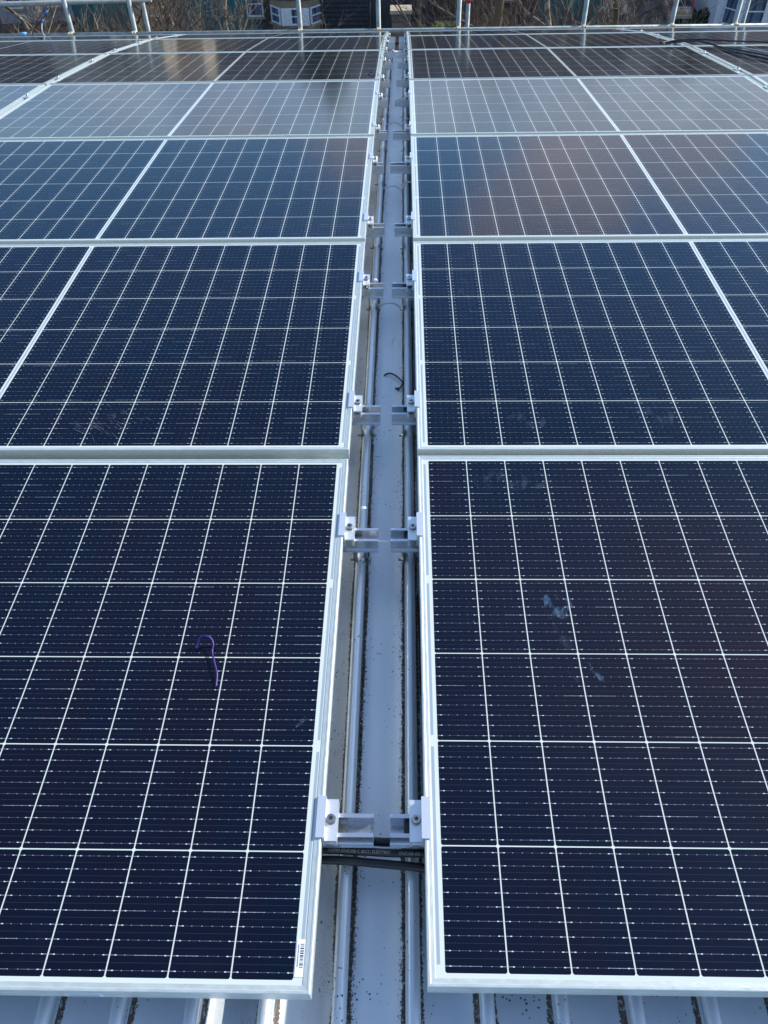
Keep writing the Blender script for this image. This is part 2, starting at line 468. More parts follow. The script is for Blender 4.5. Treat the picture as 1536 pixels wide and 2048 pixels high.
# stickers and smears that belong to one panel
p0 = PANEL[(-1, 1, 0)]
a = to_panel(0, -.1075, .002, .0, p0); b_ = to_panel(0, -.1075, .034, .0, p0)
bm = bmesh.new()
cx = HW-.0185; y0_, y1_ = -HH+.022, -HH+.072
box(bm, cx-.0062, cx+.0062, y0_, y1_, .0001, .0006, 0)
random.seed(3); yb = y0_+.012
while yb < y1_-.006:
    w = random.choice((.0006, .0009, .0014, .0018)); box(bm, cx-.0004, cx+.0050, yb, yb+w, .0006, .0008, 1); yb += w+random.choice((.0006, .0009, .0014))
yb = y0_+.013
while yb < y1_-.007:
    w = random.choice((.0008, .0011)); box(bm, cx-.0042, cx-.0024, yb, yb+w, .0006, .0008, 1); yb += w+.0007
link('barcode_label', bm, [STICKER, INK], p0)
bm = bmesh.new(); fx = -.417-(p0.location.x)
box(bm, fx-.028, fx+.028, -HH-.0006, -HH+.0, -.0285, -.0135, 0)
random.seed(5)
for k in range(3):
    xb = fx-.024
    while xb < fx+.022:
        w = random.choice((.001, .0018, .0026)); box(bm, xb, xb+w, -HH-.0009, -HH-.0006, -.0265+k*.0042, -.0245+k*.0042, 1); xb += w+.0012
link('frame_label', bm, [mat('silver_blue_sticker', (.6, .68, .76), .4, 0, (.66, .72, .78), 20), GREYINK], p0)

def patch(name, pts, m, parent, n=.0006, label=None):
    c = sum((Vector((p[0], p[1], 0)) for p in pts), Vector())/len(pts)
    bm = bmesh.new(); vs = [bm.verts.new((p[0]-c.x, p[1]-c.y, 0)) for p in pts]; f = bm.faces.new(vs)
    r = bmesh.ops.extrude_face_region(bm, geom=[f])
    for v in r['geom']:
        if isinstance(v, bmesh.types.BMVert): v.co.z += .0001
    bmesh.ops.recalc_face_normals(bm, faces=bm.faces)
    o = link(name, bm, m, parent); o.location = (c.x, c.y, n)
    return o
def blob(row, o, cx, cs, rx, ry, seed, rot=0.):
    rr = random.Random(seed); out = []
    for k in range(16):
        t = 2*PI*k/16; q = 1+rr.uniform(-.3, .3); X, Y = rx*q*math.cos(t), ry*q*math.sin(t)
        v = to_panel(row, cx+X*math.cos(rot)-Y*math.sin(rot), cs+X*math.sin(rot)+Y*math.cos(rot), 0, o); out.append((v.x, v.y))
    return out
STRONG = make_smear('hand_smear', .24, 55, 22, (.16, .30, .48))
pr0 = PANEL[(1, 1, 0)]; pr1 = PANEL[(1, 1, 1)]; pl1 = PANEL[(-1, 1, 1)]
patch('smear', blob(0, pr0, .358, .662, .030, .034, 1, -.4), STRONG, pr0)
patch('smear', blob(0, pr0, .362, .595, .012, .04, 2, .2), SMEAR, pr0, .0009)
patch('smear', blob(0, pr0, .414, .510, .006, .022, 3, .5), STRONG, pr0)
patch('smear', blob(0, pr0, .372, .500, .004, .018, 4, .5), SMEAR, pr0)
patch('smear', blob(0, pr0, .30, 1.03, .10, .035, 5), SMEAR, pr0)
patch('smear', blob(1, pr1, .37, .10, .05, .04, 6), SMEAR, pr1)
patch('smear', blob(1, pr1, .70, .12, .06, .05, 7), SMEAR, pr1)
patch('smear', blob(1, pr1, .25, .75, .03, .12, 9), SMEAR, pr1)
bm = bmesh.new(); rr = random.Random(12); sb = to_panel(1, -.72, .09, 0, pl1)
for k in range(70):
    cx_, cy_ = rr.gauss(0, .05), rr.gauss(0, .032); a_ = rr.gauss(-.75, .22); L_ = rr.uniform(.008, .05); w_ = rr.uniform(.00015, .0005)
    d_ = Vector((math.cos(a_), math.sin(a_), 0)); n_ = Vector((-d_.y, d_.x, 0)); c_ = Vector((cx_, cy_, 0))
    prism_ = [c_-d_*L_/2, c_+n_*w_, c_+d_*L_/2, c_-n_*w_]
    lo_ = [bm.verts.new(q_) for q_ in prism_]; hi_ = [bm.verts.new(q_+Vector((0, 0, .0001))) for q_ in prism_]
    bm.faces.new(hi_); bm.faces.new(lo_[::-1])
    for j in range(4): bm.faces.new((lo_[j], lo_[(j+1) % 4], hi_[(j+1) % 4], hi_[j]))
so = link('scuff_mark', bm, mat('dry_scratch', (.16, .165, .19), .8, 0, (.05, .055, .075), 60), pl1); so.location = (sb.x, sb.y, .0004); tag(so, kind='stuff')
FILM = make_smear('clear_tape', .45, 300, 300, (.2, .24, .3))
patch('tape_scrap', [(lambda v: (v.x, v.y))(to_panel(0, x, s, 0, p0)) for x, s in ((-.147, .388), (-.133, .396), (-.127, .409), (-.130, .414), (-.136, .410))], FILM, p0)

# ------------------------------------------------------------------ rail brackets in the gap
def bracket(side, x_end):
    """side -1: grips the left panel (X < 0). Local origin on the row plane at X = 0, s = 0"""
    e = thing('rail_bracket', None, None)
    bm = bmesh.new()
    poly = [(-.0255, -.0650), (.02, -.0650), (.02, -.0320), (.013, -.0320), (.013, -.0345), (.0175, -.0345), (.0175, -.0615), (-.0175, -.0615), (-.0175, -.0345), (-.013, -.0345), (-.013, -.0320), (-.02, -.0320), (-.02, -.0600), (-.0212, -.0608), (-.0212, -.0626), (-.0255, -.0630)]
    prism(bm, poly, min(side*.24, x_end), max(side*.24, x_end), 0)
    link('rail', bm, RAIL, e)
    bm = bmesh.new()
    g = side*XIN; q = -side                                  # q points into the gap
    xs = lambda d: g+q*d
    cp = [(xs(-.0095), .0024), (xs(-.0095), .0050), (xs(.0048), .0050), (xs(.0048), -.0100), (xs(.0245), -.0100), (xs(.0245), -.0315), (xs(.0205), -.0315), (xs(.0205), -.0140), (xs(.0048), -.0140), (xs(.0048), -.0315), (xs(.0008), -.0315), (xs(.0008), .0024)]
    A = [bm.verts.new((p[0], -.035, p[1])) for p in cp]; B = [bm.verts.new((p[0], .035, p[1])) for p in cp]
    fs = [bm.faces.new(A), bm.faces.new(B)]+[bm.faces.new((A[i], B[i], B[(i+1) % len(cp)], A[(i+1) % len(cp)])) for i in range(len(cp))]
    bmesh.ops.recalc_face_normals(bm, faces=fs)
    link('end_clamp', bm, CLAMP, e)
    bx = xs(.0135)
    bm = bmesh.new(); cyl(bm, (bx, 0, -.0099), .0085, .0012, 24); cyl(bm, (bx, 0, -.0087), .0068, .0072, 24); cyl(bm, (bx, 0, -.058), .004, .048, 10)
    bolt = link('bolt', bm, STEEL, e)
    bm = bmesh.new(); cyl(bm, (bx, 0, -.0014), .0036, .0003, 6); link('hex_socket', bm, DARKSOCK, bolt)
    bm = bmesh.new()
    if side < 0:
        box(bm, bx-.010, bx+.026, -.0115, .0115, -.0610, -.0565, bev=.0008)
        for k in range(3): tube(bm, [(bx+.0165, -.008+k*.006, -.0562), (bx+.019, -.0055+k*.006, -.0560), (bx+.0215, -.008+k*.006, -.0562), (bx+.024, -.0055+k*.006, -.0562)], .0006, 4)
        link('sliding_nut', bm, mat('embossed_zinc', (.42, .41, .39), .5, .7, (.3, .3, .29), 150), e)
    else:
        box(bm, bx-.020, bx+.012, -.0125, .0125, -.0612, -.040, bev=.0015)
        link('sliding_nut', bm, BLACK, e)
    # seam clamp below: two thin plates hooked on the rib, with a cross bolt
    rx = RIB0+side*RIBP/2
    bm = bmesh.new()
    for dx in (-.0155, .0130):
        box(bm, rx+dx, rx+dx+.0025, -.015, .015, -.122, -.0655)
    box(bm, rx-.0150, rx+.0150, -.015, .015, -.0705, -.0655)
    tube(bm, [(rx-.026, 0, -.120), (rx+.024, 0, -.120)], .0032, 8)
    tube(bm, [(rx+.017, 0, -.120), (rx+.022, 0, -.120)], .0065, 6)
    link('seam_clamp', bm, STEEL, e)
    return e
SPOS = [(.228, .889), (.190, .867), (.177, .845), (.164, .815), (.15, .80), (.15, .80), (.15, .80)]
XEND = {(-1, 0): (.004, -.002), (1, 0): (.022, .016), (-1, 1): (-.006, -.010), (1, 1): (.014, .007), (-1, 2): (-.014, -.030), (1, 2): (.013, -.011), (-1, 3): (-.022, -.026), (1, 3): (-.004, 0),
        (-1, 4): (-.02, -.015), (1, 4): (.006, .01), (-1, 5): (-.01, -.006), (1, 5): (.004, .012), (-1, 6): (-.01, -.012), (1, 6): (.012, .01)}
NTH = ['nearest', 'second nearest', 'third nearest', 'fourth nearest', 'fifth nearest', 'sixth nearest', 'seventh nearest', 'eighth nearest', 'ninth nearest', 'tenth nearest', 'eleventh nearest', 'third farthest', 'second farthest', 'farthest']
rail_cache = {}
for side in (-1, 1):
    base = bracket(side, side*-.0); used = False
    sd = 'left' if side < 0 else 'right'
    look = 'with grey nut' if side < 0 else 'with black nut'
    for row in range(7):
        for k in (0, 1):
            o = base if not used else copy_tree(base); used = True
            ds = -.0119 if (side == -1 and row == 0) else 0.
            o.location = rowpt(row, 0, SPOS[row][k]+ds*0, 0); o.rotation_euler = rowrot(row)
            # own rail length: shift the free end
            xe = XEND[(side, row)][k]
            for ch in o.children:
                if ch.name.startswith('rail'): ch.location.x = xe+side*.005
            i = row*2+k
            tag(o, 'rail bracket %s on the %s of the gap, %s to the camera' % (look, sd, NTH[i]) if i < 11 else
                'rail bracket on the %s side of the gap, %s from the camera' % (sd, NTH[i]), 'rail bracket', 'rail brackets along the roof gap')

# mid clamps between the panel columns
def mid_clamp():
    e = thing('mid_clamp', None, None); bm = bmesh.new()
    box(bm, -.019, .019, -.025, .025, .0026, .0062, bev=.0008); box(bm, -.009, -.006, -.025, .025, -.03, .0026); box(bm, .006, .009, -.025, .025, -.03, .0026)
    link('clamp_plate', bm, CLAMP, e)
    bm = bmesh.new(); cyl(bm, (0, 0, .0062), .0070, .0075, 16); link('bolt', bm, STEEL, e)
    return e
mc = mid_clamp(); used = False
for side in (-1, 1):
    for row in range(3, 7):
        for k in (0, 1):
            o = mc if not used else copy_tree(mc); used = True
            o.location = rowpt(row, side*(XIN+LEN+.011), SPOS[row][k], 0); o.rotation_euler = rowrot(row)
            tag(o, 'mid clamp on the %s panel seam, %s one in the %s row' % ('left' if side < 0 else 'right', ('nearer', 'farther')[k], ORD[row]), 'mid clamp', 'mid clamps between panel columns')

# ------------------------------------------------------------------ cables, ties, strings, litter in the gap
def rowcurve(name, row, pts, r, m, label, cat, n=8, k=6, group=None):
    bm = bmesh.new(); c = rowpt(row, *pts[0])
    tube(bm, [q-c for q in spline([rowpt(row, *p) for p in pts], k)], r, n)
    o = link(name, bm, m); o.location = c
    return tag(o, label, cat, group)
rowcurve('power_cable', 0, [(-.30, .240, -.080), (-.15, .208, -.078), (-.05, .203, -.077), (.05, .199, -.077), (.15, .205, -.078), (.3, .23, -.082)], .0068, CABLE, 'upper black cable crossing the gap under the nearest brackets, with white printing on it', 'cable', 10)
rowcurve('power_cable', 0, [(-.30, .215, -.085), (-.15, .192, -.083), (-.05, .188, -.083), (.05, .181, -.084), (.15, .176, -.085), (.3, .2, -.088)], .0072, CABLE, 'lower black cable crossing the gap, plain and nearest to the camera', 'cable', 10)
rowcurve('power_cable', 0, [(-.30, .250, -.085), (-.15, .236, -.088), (-.05, .226, -.088), (.05, .222, -.088), (.15, .24, -.088), (.3, .25, -.09)], .0075, CABLE, 'rear black cable half hidden beneath the rail ends of the nearest brackets', 'cable', 10)
cu = bpy.data.curves.new('cable_text', 'FONT'); cu.body = '4.0MM DUCAB C BICC ELECTRIC       DUCAB A3'; cu.size = .0068; cu.extrude = .0001
to = bpy.data.objects.new('cable_text', cu); COL.objects.link(to)
dg = bpy.context.evaluated_depsgraph_get(); me = bpy.data.meshes.new_from_object(to.evaluated_get(dg)); COL.objects.unlink(to); bpy.data.objects.remove(to)
me.materials.clear(); me.materials.append(PRINT)
cab = [o for o in bpy.data.objects if o.name == 'power_cable'][0]
txt = bpy.data.objects.new('printed_lettering', me); COL.objects.link(txt); txt.parent = cab
wid = max(v.co.x for v in me.vertices)
txt.location = rowpt(0, -.078, .1990, -.0704)-Vector(cab.location)
txt.rotation_euler = (rowrot(0)[0]+rad(24), 0, rad(-2.2)); txt.scale = (.155/wid, 1, 1)

tie_pts = [(-.3536, .5589, .006), (-.3525, .563, .010), (-.3488, .5706, .016), (-.343, .574, .020), (-.3336, .5742, .020), (-.326, .571, .016), (-.3210, .5614, .012), (-.3216, .5498, .008), (-.3195, .540, .007), (-.3167, .5326, .007), (-.3063, .5047, .0065), (-.3035, .4937, .005), (-.3027, .471, .002)]
pt = thing('purple_cable_tie', 'curled purple cable tie lying on the left panel of the front row', 'cable tie', rowpt(0, -.32, .54, 0), rowrot(0))
bm = bmesh.new(); tube(bm, [(q.x+.32, q.y-.54, q.z) for q in spline(tie_pts, 5)], .0020, 8); link('strap', bm, PURPLE, pt)
bm = bmesh.new(); box(bm, -.0362, -.0322, .0155, .0205, .0012, .0085, bev=.0006); link('tie_head', bm, PURPLE, pt)
bt = thing('black_cable_tie', 'bent black cable tie lying on the roof sheet in the gap', 'cable tie', rowpt(1, .03, .48, -HN), rowrot(1))
bp = [(-.0089, .5158, .002), (.0064, .5211, .006), (.025, .5049, .010), (.0449, .4731, .012), (.0478, .4626, .010), (.0434, .4501, .006), (.0359, .445, .004), (.0254, .4446, .003)]
bm = bmesh.new(); tube(bm, [(q.x-.03, q.y-.48, q.z) for q in spline(bp, 5)], .0027, 8); link('strap', bm, BLACK, bt)
bm = bmesh.new(); box(bm, .002, .009, -.042, -.034, .001, .007, bev=.0007); link('tie_head', bm, BLACK, bt)
pb = thing('purple_cable_tie', 'small purple scrap of cable tie on the fifth left panel, close to the gap', 'cable tie', rowpt(4, -.135, .145, 0), rowrot(4))
bm = bmesh.new(); tube(bm, spline([(-.018, 0, .003), (-.006, .012, .010), (.006, .006, .016), (.016, .016, .006), (.02, -.012, .004)], 5), .003, 6); link('strap', bm, PURPLE, pb)
strs = [(1, [(-.05, .915, -.095), (-.036, .896, -.120), (-.01, .893, -.112), (.02, .893, -.112), (.044, .892, -.128), (.055, .898, -.100), (.064, .893, -.090), (.072, .885, -.090), (.095, .892, -.094)], 'near'),
        (2, [(-.065, .815, -.095), (-.045, .802, -.120), (-.01, .800, -.112), (.02, .800, -.112), (.042, .799, -.128), (.055, .804, -.100), (.064, .799, -.090), (.072, .792, -.090), (.095, .797, -.094)], 'middle'),
        (3, [(-.06, .674, -.095), (-.042, .662, -.120), (-.01, .658, -.112), (.02, .656, -.112), (.042, .654, -.128), (.055, .660, -.100), (.064, .655, -.090), (.072, .647, -.090), (.095, .650, -.094)], 'far')]
for row, pts, w in strs:
    rowcurve('white_wire', row, pts, .0030, WHITEW, 'thin white wire across the roof sheet of the gap, %s of the three' % {'near': 'nearest', 'middle': 'middle one', 'far': 'farthest'}[w], 'wire', 6, group='thin white wires across the gap')
rowcurve('white_wire', 0, [(-.03, .889, -.058), (0, .888, -.054), (.03, .888, -.058)], .0022, WHITEW, 'short white wire joining the second pair of brackets', 'wire', 6)
rowcurve('bark_strip', 0, [(.083, .80, -.139), (.084, .73, -.136), (.086, .66, -.137), (.0855, .60, -.135), (.087, .54, -.138)], [.0025]*25, STICK, 'brown strip of bark lying along the shaded right rib', 'twig', 6)
rowcurve('purple_strap_end', 0, [(.0775, .445, -.13), (.083, .43, -.112), (.09, .418, -.10)], .0013, PURPLE, 'thin purple strap end sticking out under the right panel', 'cable tie', 6)

# loose cables at the far corners
def loose(name, pts, r, m, label, cat, k=8):
    bm = bmesh.new(); P0 = pts[0]; tube(bm, [q-P0 for q in spline(pts, k)], r, 8)
    o = link(name, bm, m); o.location = P0; return tag(o, label, cat)
rp = rowpt
loose('loose_cable', [rp(5, 1.83, .06, .012), rp(5, 1.95, .11, .02), rp(5, 2.10, .05, .03), rp(5, 2.35, .0, .02), rp(5, 2.7, -.06, .012), rp(4, 3.1, 1.0, .01)], .0055, CABLE, 'black cable running over the right panel seam to the photo edge, upper one', 'cable')
loose('loose_cable', [rp(5, 1.86, .02, .012), rp(4, 2.05, 1.12, .03), rp(4, 2.16, .98, .012), rp(4, 2.20, .72, .012), rp(4, 2.27, .52, .012), rp(4, 2.36, .25, .012), rp(4, 2.6, -.0, .012)], .0055, CABLE, 'black cable hanging down the right fifth-row panel in a steep diagonal', 'cable')
loose('loose_cable', [rp(4, 2.17, .99, .012), rp(4, 2.27, .74, .012), rp(4, 2.33, .60, .012), rp(4, 2.42, .36, .012), rp(4, 2.66, .1, .012)], .005, CABLE, 'black cable on the right fifth-row panel, beside the steep diagonal one', 'cable')
loose('loose_cable', [rp(4, 2.30, .98, .010), rp(4, 2.36, .78, .010), rp(4, 2.46, .60, .010), rp(4, 2.62, .52, .010)], .004, mat('grey_wire', (.5, .52, .54), .5), 'thin grey wire looped over the right fifth-row panel', 'cable')
def at(px, py, Y):                                    # a point of the photograph at a known distance
    d = Wd(*(rt2*((px-768)/F_PX)-up2*((py-1024)/F_PX)+fw)); c = W(.048, -.5078, 1.2251)
    t = (Y-c.y)/d.y; return c+d*t

# ------------------------------------------------------------------ scaffold beyond the eave
SY = 9.2
scaf = thing('scaffold', 'galvanised scaffold tubes standing beyond the far edge of the roof', 'scaffold', (0, SY, 0))
def sc_tube(name, a, b, r=.0242, m=GALV):
    bm = bmesh.new(); o = Vector((0, SY, 0)); tube(bm, [Vector(a)-o, Vector(b)-o], r, 16); return link(name, bm, m, scaf)
zl = at(757, 60.5, SY).z
la, lb = at(0, 72.5, SY), at(1536, 51.5, SY)
sc_tube('ledger', la+(la-lb)*.4, lb+(lb-la)*.4)
def coupler(p):
    bm = bmesh.new(); o = Vector((0, SY, 0)); p = Vector(p)-o
    box(bm, p.x-.022, p.x+.022, p.y-.036, p.y+.05, p.z-.028, p.z+.030, bev=.010)
    tube(bm, [p+Vector((.018, -.02, 0)), p+Vector((.046, -.02, .004))], .006, 6); tube(bm, [p+Vector((.030, -.02, 0)), p+Vector((.038, -.02, 0))], .011, 6)
    tube(bm, [p+Vector((-.012, -.04, .0)), p+Vector((-.012, -.04, .036))], .006, 6)
    return link('coupler', bm, COUPLER, scaf)
for px, py in ((142, 68), (268, 64), (600, 60), (757, 58), (917, 56), (1168, 53), (1345, 51), (1472, 50)):
    q = at(px, py, SY); x = q.x
    sc_tube('standard', (x, SY+.05, 0), (x, SY+.05, zl+.74)); coupler((x, SY+.005, la.z+(lb.z-la.z)*(x-la.x)/(lb.x-la.x)))
for px, py, dy in ((297, 62, 1.1), (934, 56, 1.1), (1484, 50, 1.1)):
    q = at(px, py, SY+dy); s_ = sc_tube('standard', (q.x, SY+dy, 0), (q.x, SY+dy, zl+.8))
    if px == 934:
        bm = bmesh.new(); z_ = at(938, 2, SY+dy).z; tube(bm, [(q.x, dy, z_-.02), (q.x, dy, z_+.07)], .0255, 14); link('red_tape', bm, mat('red_tape', (.6, .05, .05), .5), scaf)
ga = at(-10, 9, SY+.1); gb = at(230, 1.5, SY+.1)
sc_tube('guard_rail', ga+(ga-gb)*2, gb+(gb-ga)*.3)
sc_tube('ledger', (-7, SY+1.15, zl-.75), (7, SY+1.15, zl-.75))
for x in (-4.5, -2.6, .6, 3.3): sc_tube('transom', (x, SY-.1, zl-.75), (x, SY+1.35, zl-.75))

lc = loose('loose_cable', [rp(6, -2.96, .30, .006), at(90, 73, 8.0), at(84, 60, 8.05), at(84, 45, 8.1)], .005, mat('grey_wire', (.5, .52, .54), .5), 'pale grey cable end standing up in front of the far left scaffold', 'cable')
bm = bmesh.new(); a_, c_ = at(84, 47, 8.1)-at(0, 0, 0)*0, at(86, 40, 8.1); o_ = Vector(lc.location); tube(bm, [a_-o_, c_-o_], .009, 10); link('cable_cap', bm, BLUE, lc)
lc = loose('loose_cable', [rp(6, -3.05, .35, .006), at(66, 74, 8.0), at(69, 58, 8.06), at(80, 44, 8.1), at(94, 25, 8.15), at(98, 17, 8.2)], .005, CABLE, 'black cable arching up against the far left scaffold', 'cable')
bm = bmesh.new(); o_ = Vector(lc.location); tube(bm, [at(89, 29, 8.14)-o_, at(95, 22, 8.15)-o_], .009, 10); link('cable_cap', bm, BLUE, lc)
q = at(48, 70, SY); bm = bmesh.new(); tube(bm, [(-.03, 0, 0), (.03, 0, 0)], .027, 14); o = link('blue_tape', bm, mat('light_blue_tape', (.2, .45, .65), .5)); o.location = (q.x, SY, zl+.003)
tag(o, 'pale blue tape wrapped round the scaffold tube at far left', 'tape')

# grit and moss caught along the feet of the two ribs in the gap
rng = random.Random(4); bm = bmesh.new(); o0 = rowpt(0, 0, 0, -HN)
for k in range(8000):
    row = 0 if rng.random() < .72 else rng.choice((1, 1, 2)); s_ = rng.uniform(-.10, 1.15) if row == 0 else rng.uniform(0, 1.15)
    side = rng.random() < .55
    dens = .5+.5*math.sin(s_*9+row*2+(2 if side else 0))*math.sin(s_*23+1)
    if rng.random() > .35+.65*dens: continue
    d = abs(rng.gauss(0, .0038 if rng.random() < .85 else .006))
    x = (RIB0-RIBP/2+.0125+d) if side else (RIB0+RIBP/2-.0125-d)
    r = rng.uniform(.0006, .0017)*(1.3 if rng.random() < .1 else 1); c = rowpt(row, x, s_, -HN+r*.45)-o0
    vs = [bm.verts.new(c+Vector(q)*r*rng.uniform(.7, 1.3)) for q in ((1, 0, 0), (-.5, .87, 0), (-.5, -.87, 0), (0, 0, .9), (0, 0, -.6))]
    for a, b, c_ in ((0, 1, 3), (1, 2, 3), (2, 0, 3), (1, 0, 4), (2, 1, 4), (0, 2, 4)):
        bm.faces.new((vs[a], vs[b], vs[c_]))
go = link('moss_grit', bm, mat('grit_and_moss', (.13, .10, .07), .95, 0, (.03, .024, .018), 500)); go.location = o0
tag(go, kind='stuff')

#@@BACKGROUND@@
# ------------------------------------------------------------------ ground behind
def sheet(name, x0, x1, y0, y1, z, m, n=1):
    bm = bmesh.new(); vs = [[bm.verts.new((x0+(x1-x0)*i/n, y0+(y1-y0)*j/n, z)) for j in range(n+1)] for i in range(n+1)]
    for i in range(n):
        for j in range(n): bm.faces.new((vs[i][j], vs[i+1][j], vs[i+1][j+1], vs[i][j+1]))
    return tag(link(name, bm, m), kind='structure')
GROUND = mat('leaf_litter_ground', (.032, .025, .018), .95, 0, (.018, .017, .011), .8, 8, bump=.5)
bm = bmesh.new(); n = 60
def gh(x, y):
    t = max(0, min(1, (y-74)/110)); return 17.2*(t*t*(3-2*t))+(.6*math.sin(x*.07)+.5*math.sin(y*.09+x*.04))*t*2
vs = [[bm.verts.new((-320+640*i/n, -120+640*j/n, gh(-320+640*i/n, -120+640*j/n))) for j in range(n+1)] for i in range(n+1)]
for i in range(n):
    for j in range(n): bm.faces.new((vs[i][j], vs[i+1][j], vs[i+1][j+1], vs[i][j+1])).smooth = True
tag(link('ground', bm, GROUND), kind='structure')
sheet('driveway', 15, 20.3, 40, 73, .008, mat('drive_tarmac', (.10, .095, .09), .9, 0, (.07, .07, .068), 3))
sheet('lawn', 20.3, 34, 44, 66, .012, mat('lawn_grass', (.03, .075, .03), .9, 0, (.018, .05, .02), 2.5, bump=.4))
sheet('path', -14, 15, 55.5, 56.6, .010, mat('paving', (.2, .19, .18), .9, 0, (.15, .145, .14), 2))

# ------------------------------------------------------------------ houses
SLATE = mat('slate_roof', (.055, .058, .07), .65, 0, (.032, .034, .042), 3, bump=.25)
DBRICK = mat('dark_brick', (.085, .065, .055), .9, 0, (.05, .04, .036), 5, bump=.3)
WHITEP = mat('white_render', (.72, .74, .76), .7, 0, (.62, .64, .67), 2)
TANST = mat('tan_stone', (.72, .60, .42), .85, 0, (.60, .48, .33), 2.2, bump=.2)
BATH = mat('bath_stone', (.30, .23, .15), .85, 0, (.22, .17, .11), 3, bump=.2)
WPAINT = mat('white_paint', (.78, .80, .83), .5)
DOORP = mat('dark_door', (.03, .04, .06), .5)
def glassm():
    m, nt, b = newmat('window_glass'); v = coords(nt)
    nt.links.new(mixc(nt, noise(nt, scaled(nt, v, (9, 9, .5)), 1, 3).smooth(.35, .65), (.03, .045, .08), (.12, .16, .24)), b.inputs['Base Color'])
    b.inputs['Roughness'].default_value = .08; return m
WGL = glassm()
def win(par, x, y, z, w, h, d=.12, bar=True, ry=0.):
    """window in a wall facing -Y at local y; frame proud of the wall, pane set in it"""
    bm = bmesh.new(); t = .09
    box(bm, -w/2, -w/2+t, -d, .02, 0, h); box(bm, w/2-t, w/2, -d, .02, 0, h)
    box(bm, -w/2+t, w/2-t, -d, .02, 0, t); box(bm, -w/2+t, w/2-t, -d, .02, h-t, h)
    if bar: box(bm, -w/2+t, w/2-t, -d*.8, .0, h*.5-.035, h*.5+.035)
    f = link('window', bm, WPAINT, par); f.location = (x, y, z); f.rotation_euler = (0, 0, ry)
    bm = bmesh.new(); box(bm, -w/2+t*.9, w/2-t*.9, -d*.45, -d*.3, t*.9, h-t*.9); link('pane', bm, WGL, f)
    bm = bmesh.new(); box(bm, -w/2-.08, w/2+.08, -d-.12, -.003, -.12, -.004); link('sill', bm, BATH, f)
    return f
def chimney(par, x, y, z, w=.9, m=None):
    bm = bmesh.new(); box(bm, x-w/2, x+w/2, y-.35, y+.35, z-1.2, z+1.3); box(bm, x-w/2-.06, x+w/2+.06, y-.41, y+.41, z+1.3, z+1.45)
    for k in (-.25, .25): tube(bm, [(x+k, y, z+1.45), (x+k, y, z+1.95)], .12, 10)
    return link('chimney', bm, m or DBRICK, par)
def house(label, x, y, w, d, h, wm, rot=0., z=0., rh=2.6, nwin=3, floors=2, bay=None, group=None, door=True, low=False):
    e = thing('house', label, 'house', (x, y, z), (0, 0, rot), group)
    bm = bmesh.new()
    pts = [(0, -.5), (d, -.5), (d, h), (d/2, h+rh), (0, h)]
    prism(bm, pts, -w/2, w/2, 0); link('wall', bm, wm, e)
    bm = bmesh.new(); o = .35
    sl = rh/(d/2); poly = [(-o, h-o*sl+.02), (d/2, h+rh+.02), (d+o, h-o*sl+.02), (d+o, h-o*sl+.2), (d/2, h+rh+.2), (-o, h-o*sl+.2)]
    prism(bm, poly, -w/2-.2, w/2+.2, 0); rf = link('roof', bm, SLATE, e)
    for s in (-1, 1): chimney(rf, s*(w/2-.7), d/2, h+rh-.3)
    for fl in range(floors):
        for k in range(nwin):
            xx = -w/2+w*(k+.5)/nwin
            if bay and fl == 0 and abs(xx-bay) < 1.8: continue
            if door and fl == 0 and k == nwin-1 and not bay: continue
            win(e, xx, -.003, .95+fl*2.9, 1.15, 1.5)
    if door:
        bm = bmesh.new(); xx = w/2-w*.5/nwin; box(bm, xx-.5, xx+.5, -.06, -.003, 0, 2.1); dr = link('door', bm, DOORP, e)
        bm = bmesh.new(); tube(bm, [(xx+.35, -.06, 1.0), (xx+.35, -.13, 1.0)], .03, 8); link('handle', bm, STEEL, dr)
    if bay is not None:
        bm = bmesh.new(); P_ = [(bay-1.75, 0), (bay-.95, -1.0), (bay+.95, -1.0), (bay+1.75, 0)]; wh = 1.02 if low else 1.86; zt = .67+wh
        for (za, zb, mm) in ((-.2, .62, 0),):
            A = [bm.verts.new((p[0], p[1], za)) for p in P_]; B = [bm.verts.new((p[0], p[1], zb)) for p in P_]
            for i in range(3): bm.faces.new((A[i], A[i+1], B[i+1], B[i]))
            bm.faces.new(B)
        A = [bm.verts.new((bay+(p[0]-bay)*1.04, p[1]*1.05, zt+.02)) for p in P_]; B = [bm.verts.new((bay+(p[0]-bay)*1.04, p[1]*1.05, zt+.42)) for p in P_]
        for i in range(3): bm.faces.new((A[i], A[i+1], B[i+1], B[i]))
        bm.faces.new(A)
        link('bay', bm, BATH, e)
        bm = bmesh.new(); A = [bm.verts.new((bay+(p[0]-bay)*1.1, p[1]*1.12, zt+.425)) for p in P_]; B = [bm.verts.new((bay+(p[0]-bay)*.5, -.02, zt+1.5)) for p in (P_[0], P_[3])]
        bm.faces.new((A[0], A[1], B[0])); bm.faces.new((A[1], A[2], B[1], B[0])); bm.faces.new((A[2], A[3], B[1])); bm.faces.new(A[::-1])
        link('bay_roof', bm, SLATE, e)
        pw = .62 if low else .22
        win(e, bay, -1.0, .66, 1.88-2*pw, wh, .10)
        for s in (-1, 1):
            f = win(e, bay+s*1.35, -.5, .66, 1.12, wh, .10, True, s*math.atan2(1.0, .8))
            bm = bmesh.new(); xa, xb = sorted((bay+s*(.945-pw), bay+s*.945)); box(bm, xa, xb, -1.09, -.90, .63, .66+wh-.002); link('pilaster', bm, WPAINT, e)
    return e
